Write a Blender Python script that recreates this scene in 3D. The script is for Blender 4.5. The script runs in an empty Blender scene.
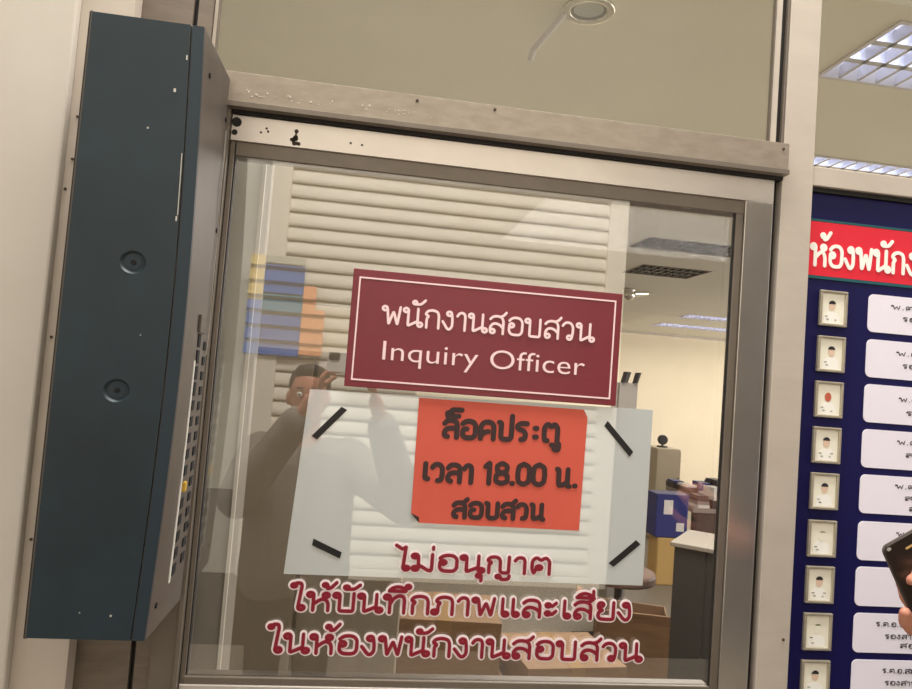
import bpy, bmesh, math, random
from mathutils import Vector, Matrix
random.seed(7)
S = bpy.context.scene
COL = S.collection
R = math.radians

# ------------------------------------------------------------ materials
def lin(c):
    out = []
    for v in c[:3]:
        v = v / 255.0
        out.append(v / 12.92 if v <= 0.04045 else ((v + 0.055) / 1.055) ** 2.4)
    return (*out, 1)

MATS = {}
def mat(name, rgb, rough=0.6, metal=0.0, noise=0.0, scale=8.0, stretch=(1, 1, 1), rgb2=None, bump=0.0, coat=0.0, spec=0.5, emit=None, estr=0):
    m = bpy.data.materials.new(name); m.use_nodes = True
    nt = m.node_tree; b = nt.nodes['Principled BSDF']
    c = lin(rgb)
    b.inputs['Base Color'].default_value = c
    b.inputs['Roughness'].default_value = rough
    b.inputs['Metallic'].default_value = metal
    b.inputs['Coat Weight'].default_value = coat
    b.inputs['Specular IOR Level'].default_value = spec
    if emit:
        b.inputs['Emission Color'].default_value = lin(emit); b.inputs['Emission Strength'].default_value = estr
    if noise > 0 or rgb2 or bump:
        tc = nt.nodes.new('ShaderNodeTexCoord'); mp = nt.nodes.new('ShaderNodeMapping')
        mp.inputs['Scale'].default_value = stretch
        n = nt.nodes.new('ShaderNodeTexNoise'); n.inputs['Scale'].default_value = scale; n.inputs['Detail'].default_value = 6
        n.inputs['Roughness'].default_value = 0.62
        nt.links.new(tc.outputs['Object'], mp.inputs[0]); nt.links.new(mp.outputs[0], n.inputs[0])
        rp = nt.nodes.new('ShaderNodeValToRGB')
        d = lin(rgb2) if rgb2 else tuple(v * (1 - noise) for v in c[:3]) + (1,)
        rp.color_ramp.elements[0].color = d; rp.color_ramp.elements[1].color = c
        rp.color_ramp.elements[0].position = 0.3; rp.color_ramp.elements[1].position = 0.68
        nt.links.new(n.outputs[0], rp.inputs[0]); nt.links.new(rp.outputs[0], b.inputs['Base Color'])
        if bump:
            bp = nt.nodes.new('ShaderNodeBump'); bp.inputs['Strength'].default_value = bump; bp.inputs['Distance'].default_value = 0.003
            nt.links.new(n.outputs[0], bp.inputs['Height']); nt.links.new(bp.outputs[0], b.inputs['Normal'])
    MATS[name] = m
    return m

def glass_mat(name, refl, tint=(255, 255, 255)):
    m = bpy.data.materials.new(name); m.use_nodes = True
    nt = m.node_tree; nt.nodes.clear()
    o = nt.nodes.new('ShaderNodeOutputMaterial'); mx = nt.nodes.new('ShaderNodeMixShader')
    t = nt.nodes.new('ShaderNodeBsdfTransparent'); t.inputs[0].default_value = lin(tint)
    g = nt.nodes.new('ShaderNodeBsdfGlossy'); g.inputs['Roughness'].default_value = 0.0
    mx.inputs[0].default_value = refl
    nt.links.new(t.outputs[0], mx.inputs[1]); nt.links.new(g.outputs[0], mx.inputs[2]); nt.links.new(mx.outputs[0], o.inputs[0])
    return m

def plastic_mat(name, rgb, refl, trans, rough=0.02):
    """clear-coated sheet: diffuse body + a little see-through + sharp surface reflection"""
    m = bpy.data.materials.new(name); m.use_nodes = True
    nt = m.node_tree; nt.nodes.clear()
    o = nt.nodes.new('ShaderNodeOutputMaterial'); mx = nt.nodes.new('ShaderNodeMixShader'); m2 = nt.nodes.new('ShaderNodeMixShader')
    d = nt.nodes.new('ShaderNodeBsdfDiffuse'); d.inputs[0].default_value = lin(rgb)
    t = nt.nodes.new('ShaderNodeBsdfTransparent')
    g = nt.nodes.new('ShaderNodeBsdfGlossy'); g.inputs['Roughness'].default_value = rough
    m2.inputs[0].default_value = trans; mx.inputs[0].default_value = refl
    nt.links.new(d.outputs[0], m2.inputs[1]); nt.links.new(t.outputs[0], m2.inputs[2])
    nt.links.new(m2.outputs[0], mx.inputs[1]); nt.links.new(g.outputs[0], mx.inputs[2]); nt.links.new(mx.outputs[0], o.inputs[0])
    return m

M_wall = mat('painted_plaster', (200, 192, 180), 0.75, rgb2=(192, 183, 170), scale=3, bump=0.05)
M_wall2 = mat('painted_plaster_edge', (192, 180, 166), 0.7, rgb2=(180, 168, 154), scale=5)
M_alu = mat('brown_anodised_aluminium', (128, 116, 104), 0.42, 0.35, rgb2=(112, 101, 90), scale=14, stretch=(1, 1, 6), bump=0.05)
M_alubar = mat('weathered_aluminium_bar', (160, 148, 134), 0.40, 0.4, rgb2=(144, 132, 118), scale=9, stretch=(3, 1, 8), bump=0.08)
M_silver = mat('silver_aluminium', (222, 214, 206), 0.30, 0.5, rgb2=(212, 203, 195), scale=5, stretch=(1, 1, 3))
M_silver_stile = mat('silver_aluminium_stile', (206, 199, 191), 0.2, 0.8, rgb2=(188, 180, 170), scale=3, stretch=(2, 1, 1))
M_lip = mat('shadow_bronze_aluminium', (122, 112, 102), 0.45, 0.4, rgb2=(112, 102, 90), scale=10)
M_mull = mat('cream_aluminium', (198, 187, 174), 0.45, 0.15, rgb2=(188, 177, 164), scale=6, stretch=(1, 1, 3))
M_black = mat('black_rubber', (28, 24, 22), 0.7)
M_teal = mat('dark_teal_enamel', (33, 49, 57), 0.42, 0.1, rgb2=(22, 35, 41), scale=5, bump=0.03)
M_teal_d = mat('dark_teal_edge', (32, 46, 56), 0.5, 0.1)
M_taupe = mat('taupe_steel', (98, 89, 82), 0.5, 0.15, rgb2=(88, 79, 72), scale=9)
M_taupe2 = mat('dull_steel_tab', (92, 84, 76), 0.5, 0.3)
M_hole = mat('slot_darkness', (14, 12, 12), 0.9)
M_whitep = mat('white_plastic', (225, 222, 214), 0.5)
M_yellow = mat('yellow_plastic', (200, 160, 50), 0.5)
M_chip = mat('bare_metal_chip', (196, 190, 180), 0.4, 0.3)
M_rust = mat('dark_stain', (70, 56, 46), 0.8)
M_glass = glass_mat('window_glass', 0.155)
M_glass_t = glass_mat('transom_glass', 0.06, (252, 252, 247))
M_sheet = plastic_mat('milky_plastic_film', (220, 224, 222), 0.27, 0.06)
M_maroon = mat('maroon_sign_face', (124, 38, 50), 0.35, rgb2=(118, 36, 47), scale=4)
M_maroon_e = mat('maroon_sign_edge', (95, 26, 38), 0.4)
M_pinkw = mat('pale_pink_white_ink', (248, 218, 218), 0.5)
M_orange = mat('orange_red_paper', (214, 92, 72), 0.55, rgb2=(206, 86, 68), scale=6)
M_ink = mat('dark_brown_ink', (56, 34, 34), 0.6)
M_red = mat('crimson_vinyl', (134, 6, 36), 0.5)
M_halo = mat('white_vinyl', (250, 238, 240), 0.5)
M_tape = mat('black_tape', (26, 24, 26), 0.4)
M_navy = mat('navy_board', (15, 10, 76), 0.45, rgb2=(12, 8, 66), scale=4, spec=0.3)
M_banred = mat('red_banner', (228, 36, 56), 0.4)
M_green = mat('teal_green_rule', (20, 86, 92), 0.5)
M_white = mat('white_card', (240, 234, 245), 0.5)
M_cardink = mat('grey_card_ink', (70, 62, 70), 0.7)
M_fr = mat('champagne_frame', (190, 180, 160), 0.35, 0.4, rgb2=(160, 150, 132), scale=20)
M_ph = mat('cream_photo_ground', (246, 242, 224), 0.35)
M_hair = mat('black_hair_ink', (38, 32, 36), 0.7)
M_face = mat('pale_face_ink', (226, 196, 172), 0.6)
M_face_r = mat('ruddy_face_ink', (196, 96, 70), 0.6)
M_unif = mat('white_uniform_ink', (248, 246, 238), 0.6)
M_badge = mat('gold_green_badge_ink', (120, 124, 84), 0.6)
M_ceil = mat('ceiling_board', (226, 222, 208), 0.8, rgb2=(220, 216, 202), scale=2)
M_room = mat('room_wall_paint', (244, 232, 208), 0.8, rgb2=(238, 226, 202), scale=2)
M_floor = mat('terrazzo_floor', (150, 140, 126), 0.5, rgb2=(132, 122, 108), scale=30)
M_opp = mat('corridor_wall_paint', (196, 191, 180), 0.8, rgb2=(188, 183, 172), scale=2)
M_pilaster = mat('pale_green_pilaster_paint', (206, 203, 190), 0.7, rgb2=(198, 195, 182), scale=3)
M_pil_grey = mat('grey_pilaster_paint', (150, 142, 130), 0.6)
M_corner = mat('white_edge_highlight', (226, 220, 206), 0.4)
M_shut = mat('pale_shutter_enamel', (232, 224, 208), 0.5, rgb2=(222, 213, 196), scale=3)
M_brown = mat('brown_grey_laminate', (176, 164, 146), 0.6, rgb2=(160, 148, 130), scale=2, stretch=(5, 5, 0.4))
M_carton = mat('corrugated_carton', (160, 128, 98), 0.8, rgb2=(140, 110, 82), scale=5, stretch=(1, 1, 5))
M_carton_d = mat('carton_tape', (160, 126, 86), 0.4)
M_deskf = mat('grey_green_desk_panel', (66, 64, 60), 0.6, rgb2=(58, 56, 52), scale=3)
M_deskt = mat('pale_desk_top', (158, 148, 134), 0.45)
M_darkcl = mat('dark_office_plastic', (52, 46, 48), 0.5)
M_greyp = mat('grey_office_plastic', (150, 142, 134), 0.5)
M_beige = mat('beige_steel_cabinet', (196, 182, 158), 0.5)
M_blue = mat('blue_crate_plastic', (42, 48, 120), 0.5)
M_paper = mat('white_paper', (232, 226, 220), 0.7)
M_tan = mat('tan_box', (206, 168, 104), 0.7)
M_seat = mat('brown_vinyl_seat', (126, 100, 86), 0.5)
M_skin = mat('skin', (206, 142, 118), 0.5, rgb2=(196, 130, 106), scale=25)
M_nail = mat('fingernail', (232, 180, 160), 0.3)
M_hairm = mat('hair', (26, 20, 18), 0.6)
M_shirt = mat('grey_shirt', (128, 122, 116), 0.85, rgb2=(118, 112, 106), scale=20)
M_shirt2 = mat('dark_blue_shirt', (40, 44, 66), 0.85)
M_trous = mat('dark_trousers', (40, 38, 42), 0.85)
M_shoe = mat('black_shoe_leather', (24, 22, 22), 0.4)
M_eye = mat('eye_white', (235, 230, 225), 0.3)
M_iris = mat('dark_iris', (30, 20, 16), 0.2)
M_lips = mat('lips', (176, 96, 86), 0.5)
M_phone = mat('dark_bronze_phone_back', (50, 40, 34), 0.3, 0.2)
M_phonew = mat('white_phone_case', (245, 242, 238), 0.3)
M_grille = mat('aluminium_grille', (225, 225, 235), 0.25, 0.7)
M_grille_d = mat('unlit_dark_grille', (40, 34, 30), 0.4, 0.6)  # dark tone stands in for a grille whose lamp is off
M_tube = mat('lit_fluorescent_tube', (255, 255, 255), 0.4, emit=(220, 230, 255), estr=3.2)
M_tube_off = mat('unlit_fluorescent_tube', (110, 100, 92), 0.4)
M_housing = mat('white_lamp_housing', (205, 200, 205), 0.5)
M_chrome = mat('polished_chrome', (225, 222, 212), 0.15, 0.9)
M_lens = mat('frosted_lamp_lens', (176, 178, 172), 0.4)
M_pb = mat('poster_blue', (20, 90, 170), 0.6)
M_pb2 = mat('poster_light_blue', (180, 176, 160), 0.6)
M_pb3 = mat('poster_dark_blue', (8, 22, 60), 0.6)
M_po = mat('poster_orange', (236, 160, 110), 0.6)
M_py = mat('poster_yellow', (206, 176, 90), 0.6)
M_pg = mat('poster_green', (30, 120, 150), 0.6)

# ------------------------------------------------------------ mesh helper
class MB:
    def __init__(self): self.v = []; self.f = []; self.mi = []; self.mats = []
    def m(self, material):
        if material not in self.mats: self.mats.append(material)
        return self.mats.index(material)
    def add(self, vs, fs, material):
        k = len(self.v); i = self.m(material); self.v += [tuple(p) for p in vs]
        for f in fs: self.f.append([a + k for a in f]); self.mi.append(i)
    def box(self, x0, x1, y0, y1, z0, z1, material):
        vs = [(x0,y0,z0),(x1,y0,z0),(x1,y1,z0),(x0,y1,z0),(x0,y0,z1),(x1,y0,z1),(x1,y1,z1),(x0,y1,z1)]
        self.add(vs, [(0,3,2,1),(4,5,6,7),(0,1,5,4),(1,2,6,5),(2,3,7,6),(3,0,4,7)], material)
    def prism(self, pts, y0, y1, material):
        """polygon in x,z (counter-clockwise seen from -y) extruded from y0 (front) to y1"""
        n = len(pts)
        vs = [(p[0], y0, p[1]) for p in pts] + [(p[0], y1, p[1]) for p in pts]
        fs = [tuple(range(n)), tuple(range(2*n-1, n-1, -1))] + [(i, i+n, (i+1) % n + n, (i+1) % n) for i in range(n)]
        self.add(vs, fs, material)
    def cyl(self, a, b, r, material, n=24, r2=None):
        a = Vector(a); b = Vector(b); r2 = r if r2 is None else r2
        d = (b-a).normalized(); u = d.orthogonal().normalized(); w = d.cross(u)
        vs = []
        for c, rr in ((a, r), (b, r2)):
            for i in range(n):
                t = 2*math.pi*i/n; vs.append(c + u*math.cos(t)*rr + w*math.sin(t)*rr)
        fs = [tuple(range(n-1, -1, -1)), tuple(range(n, 2*n))] + [(i, (i+1) % n, (i+1) % n + n, i+n) for i in range(n)]
        self.add(vs, fs, material)
    def ring(self, c, r0, r1, z0, z1, material, n=32):
        vs = []
        for (r, z) in ((r0, z0), (r1, z0), (r1, z1), (r0, z1)):
            for i in range(n):
                t = 2*math.pi*i/n; vs.append((c[0]+r*math.cos(t), c[1]+r*math.sin(t), z))
        fs = []
        for k in range(4):
            for i in range(n):
                j = (i+1) % n; k2 = (k+1) % 4
                fs.append((k*n+i, k*n+j, k2*n+j, k2*n+i))
        self.add(vs, fs, material)
    def sphere(self, c, r, material, nu=16, nv=10, sc=(1,1,1)):
        vs = []; fs = []
        for j in range(nv+1):
            ph = math.pi*j/nv
            for i in range(nu):
                t = 2*math.pi*i/nu
                vs.append((c[0]+r*sc[0]*math.sin(ph)*math.cos(t), c[1]+r*sc[1]*math.sin(ph)*math.sin(t), c[2]+r*sc[2]*math.cos(ph)))
        for j in range(nv):
            for i in range(nu):
                i2 = (i+1) % nu; fs.append((j*nu+i, (j+1)*nu+i, (j+1)*nu+i2, j*nu+i2))
        self.add(vs, fs, material)
    def tube(self, pts, r, material, n=8):
        for a, b in zip(pts, pts[1:]): self.cyl(a, b, r, material, n)
        for p in pts[1:-1]: self.sphere(p, r, material, 8, 6)
    def build(self, name, parent=None, bevel=0, smooth=False, loc=None):
        me = bpy.data.meshes.new(name); me.from_pydata(self.v, [], self.f); me.validate()
        for m in self.mats: me.materials.append(m)
        if len(me.polygons) == len(self.mi):
            me.polygons.foreach_set('material_index', self.mi)
        bm = bmesh.new(); bm.from_mesh(me); bmesh.ops.recalc_face_normals(bm, faces=bm.faces); bm.to_mesh(me); bm.free()
        o = bpy.data.objects.new(name, me); COL.objects.link(o)
        if smooth:
            for p in me.polygons: p.use_smooth = True
        if bevel:
            b = o.modifiers.new('bevel', 'BEVEL'); b.width = bevel; b.segments = 2; b.limit_method = 'ANGLE'
        if parent: o.parent = parent
        if loc: o.location = loc
        return o

def tag(o, label=None, cat=None, group=None, kind=None):
    if label: o['label'] = label
    if cat: o['category'] = cat
    if group: o['group'] = group
    if kind: o['kind'] = kind
    return o
def empty(name, loc, label=None, cat=None, group=None, kind=None, rz=0):
    o = bpy.data.objects.new(name, None); COL.objects.link(o); o.location = loc; o.rotation_euler = (0, 0, rz)
    o.empty_display_size = 0.05
    return tag(o, label, cat, group, kind)
def boxobj(name, b, m, parent=None, bevel=0, kind=None):
    k = MB(); k.box(*b, m); o = k.build(name, parent, bevel)
    return tag(o, kind=kind)

# ------------------------------------------------------------ Thai lettering: strokes, head loops
def lp(cx, cy, a0, r=0.115, d=1):
    return [(cx + r*math.cos(R(a0) + d*2*math.pi*i/10), cy + r*math.sin(R(a0) + d*2*math.pi*i/10)) for i in range(11)]
HEAD = ('L', 0.12, 0.88, 0)
G = {   # char: (advance, [strokes]); a stroke item ('L', cx, cy, start angle) is a head loop
 'พ': (1.02, [[HEAD, (.24,.86), (.33,0), (.54,.74), (.75,0), (.86,1.0)]]),
 'น': (0.98, [[HEAD, (.24,.88), (.24,0), (.70,.30)], [(.70,1.0), (.70,.14), ('L', .82, .12, 180)]]),
 'ม': (0.96, [[HEAD, (.25,.88), (.27,.14), ('L', .15, .12, 0)], [(.27,.32), (.42,.22), (.62,.02), (.76,.0), (.78,.12), (.78,1.0)]]),
 'บ': (0.93, [[HEAD, (.24,.88), (.24,0), (.76,0), (.76,1.0)]]),
 'ป': (0.93, [[HEAD, (.24,.88), (.24,0), (.76,0), (.76,1.42)]]),
 'ห': (0.98, [[HEAD, (.24,.88), (.24,0)], [(.24,.34), (.46,.58), (.60,.66), ('L', .70, .86, 250)], [(.58,.66), (.74,.56), (.80,.36), (.80,0)]]),
 'ท': (0.96, [[HEAD, (.24,.88), (.24,0)], [(.24,.48), (.38,.84), (.60,1.0), (.76,.90), (.79,.70), (.79,0)]]),
 'ก': (0.90, [[(.16,0), (.16,.52), (.27,.64), (.08,.74), (.20,.94), (.44,1.0), (.68,.92), (.75,.70), (.75,0)]]),
 'ภ': (0.96, [[('L', .12, .12, 0), (.24,.14), (.24,.52), (.34,.64), (.14,.74), (.26,.94), (.50,1.0), (.74,.92), (.80,.70), (.80,0)]]),
 'ง': (0.70, [[('L', .36, .88, 0), (.48,.86), (.52,.55), (.52,.18), (.42,.0), (.30,.0), (.05,.42)]]),
 'า': (0.62, [[(.06,.78), (.14,.94), (.27,1.0), (.41,.94), (.45,.76), (.45,0)]]),
 'ล': (0.92, [[(.10,.80), (.22,.95), (.44,1.0), (.68,.93), (.76,.72), (.76,0)], [('L', .23, .12, 180), (.11,.14), (.11,.36), (.24,.55), (.42,.57), (.62,.48), (.76,.30)]]),
 'ส': (0.94, [[(.10,.80), (.22,.95), (.44,1.0), (.68,.93), (.76,.72), (.76,0)], [('L', .23, .12, 180), (.11,.14), (.11,.36), (.24,.55), (.42,.57), (.62,.48), (.76,.30)], [(.58,.96), (.76,1.04), (.88,1.22)]]),
 'อ': (0.92, [[('L', .24, .54, 180), (.12,.46), (.12,.18), (.24,.02), (.45,0), (.68,.02), (.78,.2), (.78,.76), (.66,.95), (.45,1.0), (.24,.95), (.12,.80)]]),
 'ว': (0.76, [[('L', .42, .12, 0), (.54,.14), (.58,.40), (.58,.74), (.48,.94), (.30,1.0), (.14,.94), (.05,.78)]]),
 'ด': (0.96, [[('L', .40, .40, 200), (.29,.34), (.20,.02), (.12,.30), (.12,.72), (.24,.94), (.47,1.0), (.70,.94), (.80,.72), (.80,0)]]),
 'ค': (0.96, [[('L', .44, .56, 200), (.34,.50), (.14,.14), (.14,0), (.13,.72), (.25,.94), (.47,1.0), (.70,.94), (.80,.72), (.80,0)]]),
 'ต': (0.98, [[('L', .40, .40, 200), (.29,.34), (.20,.02), (.12,.30), (.12,.80), (.24,1.0), (.34,1.0), (.47,.84), (.60,1.0), (.70,1.0), (.82,.80), (.82,0)]]),
 'ย': (0.92, [[('L', .24, .87, 180), (.12,.80), (.14,.62), (.34,.54), (.16,.44), (.12,.20), (.20,.02), (.40,0), (.76,0), (.76,1.0)]]),
 'ญ': (1.10, [[(.14,0), (.14,.52), (.25,.64), (.06,.74), (.16,.94), (.34,1.0), (.52,.92), (.58,.74), (.58,.10), (.66,0), (.92,0), (.92,1.0)], [('L', .52, -.24, 0, .08), (.64,-.40), (.80,-.42), (.94,-.36), (.96,-.18)]]),
 'ร': (0.76, [[('L', .38, .12, 0), (.50,.14), (.54,.42), (.42,.60), (.12,.68), (.06,.78), (.16,.96), (.34,1.0), (.58,.98)]]),
 'ต์': (0.98, []),
 'เ': (0.50, [[(.18,1.0), (.18,.14), ('L', .30, .12, 180)]]),
 'แ': (0.92, [[(.18,1.0), (.18,.14), ('L', .30, .12, 180)], [(.60,1.0), (.60,.14), ('L', .72, .12, 180)]]),
 'ไ': (0.62, [[(.00,1.50), (.10,1.42), (.24,1.26), (.38,1.44), (.36,1.30), (.30,.14), ('L', .42, .12, 180)]]),
 'ใ': (0.62, [[('L', .10, 1.36, 60, .09), (.20,1.50), (.36,1.50), (.40,1.34), (.30,.14), ('L', .42, .12, 180)]]),
 'ะ': (0.66, [[('L', .17, .72, 0, .095), (.34,.66), (.50,.86)], [('L', .17, .24, 0, .095), (.34,.18), (.50,.38)]]),
 '1': (0.62, [[(.12,.98), (.34,1.22), (.34,0)]]),
 '8': (0.84, [[(.40,.64), (.66,.74), (.68,1.04), (.40,1.22), (.12,1.04), (.14,.74), (.40,.64), (.70,.52), (.72,.14), (.40,0), (.08,.14), (.10,.52), (.40,.64)]]),
 '0': (0.84, [[(.40,1.22), (.12,1.06), (.08,.60), (.12,.16), (.40,0), (.68,.16), (.72,.60), (.68,1.06), (.40,1.22)]]),
 '.': (0.34, [[(.13,.04), (.17,.04)]]),
 ' ': (0.45, []),
}
UP = {  # marks, relative to a 0.90 wide consonant with its right stem at .76
 'ั': [[('L', .44, 1.34, 270, .09), (.52,1.25), (.74,1.26), (.94,1.50)]],
 'ี': [[(.12,1.24), (.24,1.42), (.46,1.50), (.68,1.42), (.80,1.24), (.12,1.24)], [(.80,1.24), (.80,1.64)]],
 'ึ': [[(.12,1.24), (.24,1.42), (.46,1.50), (.68,1.42), (.80,1.24), (.12,1.24)], [('L', .84, 1.50, 220, .09)]],
 '็': [[(.24,1.22), (.18,1.42), (.34,1.46), (.46,1.34), (.52,1.22), (.78,1.26)], [(.34,1.46), (.44,1.62), (.92,1.62)]],
 '่': [[(.74,1.34), (.74,1.46)]],
 '้': [[('L', .56, 1.44, 0, .08), (.66,1.40), (.62,1.24), (.78,1.28), (.98,1.60)]],
 'ุ': [[('L', .66, -.22, 0, .09), (.76,-.24), (.76,-.54)]],
 'ู': [[('L', .50, -.22, 0, .09), (.60,-.24), (.60,-.50), (.84,-.50), (.84,-.16)]],
}
ALT = {  # loopless poster style
 'ร': [[(.62,.99), (.30,1.0), (.12,.86), (.16,.66), (.46,.56), (.58,.36), (.52,.06), (.34,.03)]],
 'ะ': [[(.28,.74), (.38,.74)], [(.28,.22), (.38,.22)]],
 'ล': [[(.12,.80), (.24,.97), (.50,1.0), (.70,.92), (.76,.72), (.76,0)], [(.30,.03), (.14,.08), (.12,.30), (.26,.50), (.50,.54), (.74,.50)]],
 'ส': [[(.12,.80), (.24,.97), (.50,1.0), (.70,.92), (.76,.72), (.76,0)], [(.30,.03), (.14,.08), (.12,.30), (.26,.50), (.50,.54), (.74,.50)], [(.64,.98), (.86,1.22)]],
 'อ': [[(.34,.52), (.16,.50), (.12,.18), (.24,.02), (.45,0), (.68,.02), (.78,.2), (.78,.76), (.66,.95), (.45,1.0), (.24,.95), (.12,.82)]],
 'ว': [[(.36,.04), (.54,.06), (.58,.40), (.58,.74), (.48,.94), (.30,1.0), (.14,.94), (.05,.80)]],
 'น': [[(.10,1.0), (.20,.98), (.22,.04), (.44,.06), (.68,.24)], [(.70,1.0), (.70,0), (.82,0)]],
 'บ': [[(.10,1.0), (.22,.98), (.22,.12), (.34,0), (.64,0), (.76,.12), (.76,1.0)]],
 'ป': [[(.10,1.0), (.22,.98), (.22,.12), (.34,0), (.64,0), (.76,.12), (.76,1.40)]],
 'ค': [[(.14,0), (.13,.72), (.25,.94), (.47,1.0), (.70,.94), (.80,.72), (.80,0)], [(.14,.16), (.34,.40), (.52,.42)]],
 'ต': [[(.30,.03), (.16,.04), (.12,.30), (.12,.80), (.24,1.0), (.34,1.0), (.47,.86), (.60,1.0), (.70,1.0), (.82,.80), (.82,0)]],
}
def expand(st, loops):
    out = []
    for it in st:
        if it[0] == 'L':
            r = it[4] if len(it) > 4 else 0.115
            if loops:
                out.append(('loop', lp(it[1], it[2], it[3], r)))
            else:
                # loopless style: a short stub in place of the loop
                out.append(('pt', (it[1] - .04*math.cos(R(it[3])), it[2] - .04*math.sin(R(it[3])))))
        else: out.append(('pt', it))
    # fillet the corners between plain points
    pts = []
    n = len(out)
    for i, (k, p) in enumerate(out):
        if k == 'loop': pts += p; continue
        prev = out[i-1] if i > 0 else None; nxt = out[i+1] if i < n-1 else None
        if prev is None or nxt is None or nxt[0] == 'loop' or prev[0] == 'loop':
            pts.append(p); continue
        a = Vector(prev[1]); b = Vector(p); c = Vector(nxt[1])
        d1 = min(.10, (a-b).length*.45); d2 = min(.10, (c-b).length*.45)
        q0 = b + (a-b).normalized()*d1; q2 = b + (c-b).normalized()*d2
        for t in (0, .33, .67, 1):
            pts.append(tuple(q0*(1-t)**2 + b*2*t*(1-t) + q2*t*t))
    res = [pts[0]]
    for p in pts[1:]:
        if (Vector(p) - Vector(res[-1])).length > .004: res.append(p)
    return res
def thai_layout(text, loops=True):
    x = 0; strokes = []; w = .9
    for i, ch in enumerate(text):
        if ch in UP:
            dy = 0
            if ch in '่้' and i and text[i-1] in 'ัีึ': dy = .36
            for st in UP[ch]:
                strokes.append([(p[0] + x - .9 + (0 if w > .85 else 0), p[1] + dy) for p in expand(st, loops)])
            continue
        w, sts = G[ch]
        if not loops: sts = ALT.get(ch, sts)
        for st in sts:
            if ch in '180.' : strokes.append([(p[0]+x, p[1]) for p in expand(st, False)])
            else: strokes.append([(p[0]+x, p[1]) for p in expand(st, loops)])
        x += w
    return strokes, x
def lettering(name, text, x0, x1, z0, z1, h, wt, yf, t, material, parent, loops=True, end=None):
    """text from (x0,z0) to (x1,z1) along its baseline, consonant height h, stroke width wt, front face at y=yf"""
    strokes, W = thai_layout(text, loops)
    W -= .14
    sx = (x1 - x0) / W
    mb = MB(); r = wt/2; q = 0
    for st in strokes:
        P = [(x0 + p[0]*sx, z0 + (z1-z0)*(p[0]/W) + p[1]*h) for p in st]
        for (ax, az), (bx, bz) in zip(P, P[1:]):
            dx, dz = bx-ax, bz-az; L = math.hypot(dx, dz)
            if L < 1e-6: continue
            nx, nz = -dz/L*r, dx/L*r
            mb.prism([(ax-nx, az-nz), (bx-nx, bz-nz), (bx+nx, bz+nz), (ax+nx, az+nz)], yf-q, yf+t-q, material); q += 1.5e-6
        n = 8 if wt < .004 else 12
        for (ax, az) in P:
            mb.prism([(ax + r*math.cos(2*math.pi*k/n), az + r*math.sin(2*math.pi*k/n)) for k in range(n)], yf-q, yf+t-q, material); q += 1.5e-6
    return mb.build(name, parent)
def latin(name, text, x0, x1, z, h, yf, material, parent):
    c = bpy.data.curves.new('lettering', 'FONT'); c.body = text; c.size = 1; c.extrude = 0.01; c.offset = -0.006; c.space_character = 1.02
    o = bpy.data.objects.new('lettering', c); COL.objects.link(o)
    dg = bpy.context.evaluated_depsgraph_get()
    me = bpy.data.meshes.new_from_object(o.evaluated_get(dg))
    bpy.data.objects.remove(o)
    xs = [v.co.x for v in me.vertices]; X0, X1 = min(xs), max(xs)
    sx = (x1-x0)/(X1-X0)
    cap = max(v.co.y for v in me.vertices if v.co.x < X0 + .2)
    for v in me.vertices:
        v.co = ((v.co.x-X0)*sx + x0, yf - v.co.z*.05, z + v.co.y*h/cap)
    me.materials.clear(); me.materials.append(material)
    ob = bpy.data.objects.new(name, me); COL.objects.link(ob); ob.parent = parent
    return ob

# ============================================================ THE SETTING
# corridor column to the left of the door
k = MB()
k.prism([(-2.6, 0), (-.5005, 0), (-.5005, 3.4), (-2.6, 3.4)], -.06, .12, M_wall)
tag(k.build('wall_left', bevel=.004), kind='structure')
k = MB(); k.box(-.5000, -.4180, -.045, .12, 0, 3.4, M_wall2)
# little nicks and stains of the plaster edge
for (x, z) in ((-.496, 1.98), (-.497, 1.91), (-.503, 1.86), (-.49, 1.70), (-.50, 1.62), (-.498, 1.3)):
    k.cyl((x+.008, -.0465, z), (x+.008, -.044, z), .0025, M_rust, 8)
tag(k.build('trim_1'), kind='structure')
# brown aluminium post behind the cabinet
k = MB(); k.box(-.4175, -.334, -.012, .09, 0, 3.2, M_alu); k.box(-.333, -.328, -.002, .09, 0, 3.2, M_black)
k.box(-.327, -.303, -.008, .012, 0, 3.2, M_alu)
tag(k.build('trim_2'), kind='structure')
# jamb between cabinet and door
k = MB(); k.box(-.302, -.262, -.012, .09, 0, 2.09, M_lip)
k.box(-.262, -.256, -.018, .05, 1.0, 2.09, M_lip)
tag(k.build('trim_3'), kind='structure')
# transom bar
k = MB()
k.prism([(-.302, 2.037), (.772, 2.037), (.772, 2.098), (-.302, 2.098)], -.022, .06, M_alubar)
k.box(-.302, .772, -.027, -.022, 2.037, 2.046, M_lip)
k.box(-.302, .770, -.010, .03, 2.0305, 2.0375, M_black)
for i in range(46):   # flaking old marks on the left half of the bar
    x = -.235 + random.random()**1.3*.34; z = 2.056 + random.random()*.012 - (x+.235)*.004
    if random.random() < .8: k.box(x, x+.0012+random.random()*.0025, -.0226, -.0219, z, z+.0012+random.random()*.0022, M_chip)
for (x, z) in ((.06, 2.088), (.20, 2.09), (.760, 2.086)):
    k.cyl((x, -.0235, z), (x, -.02, z), .0028, M_rust, 10)
tag(k.build('trim_4', bevel=.0015), kind='structure')
# mullion to the right of the door
k = MB(); k.box(.771, .835, -.006, .022, 0, 3.2, M_mull)
k.box(.7575, .7705, .012, .09, 0, 2.037, M_black)
k.box(.7575, .7655, .004, .012, 2.098, 3.2, M_black)
k.box(.766, .7705, -.004, .012, 2.098, 3.2, M_lip)
for (x, z) in ((.822, 1.165),): k.cyl((x, -.0075, z), (x, -.004, z), .003, M_rust, 10)
tag(k.build('trim_5', bevel=.002), kind='structure')
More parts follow.
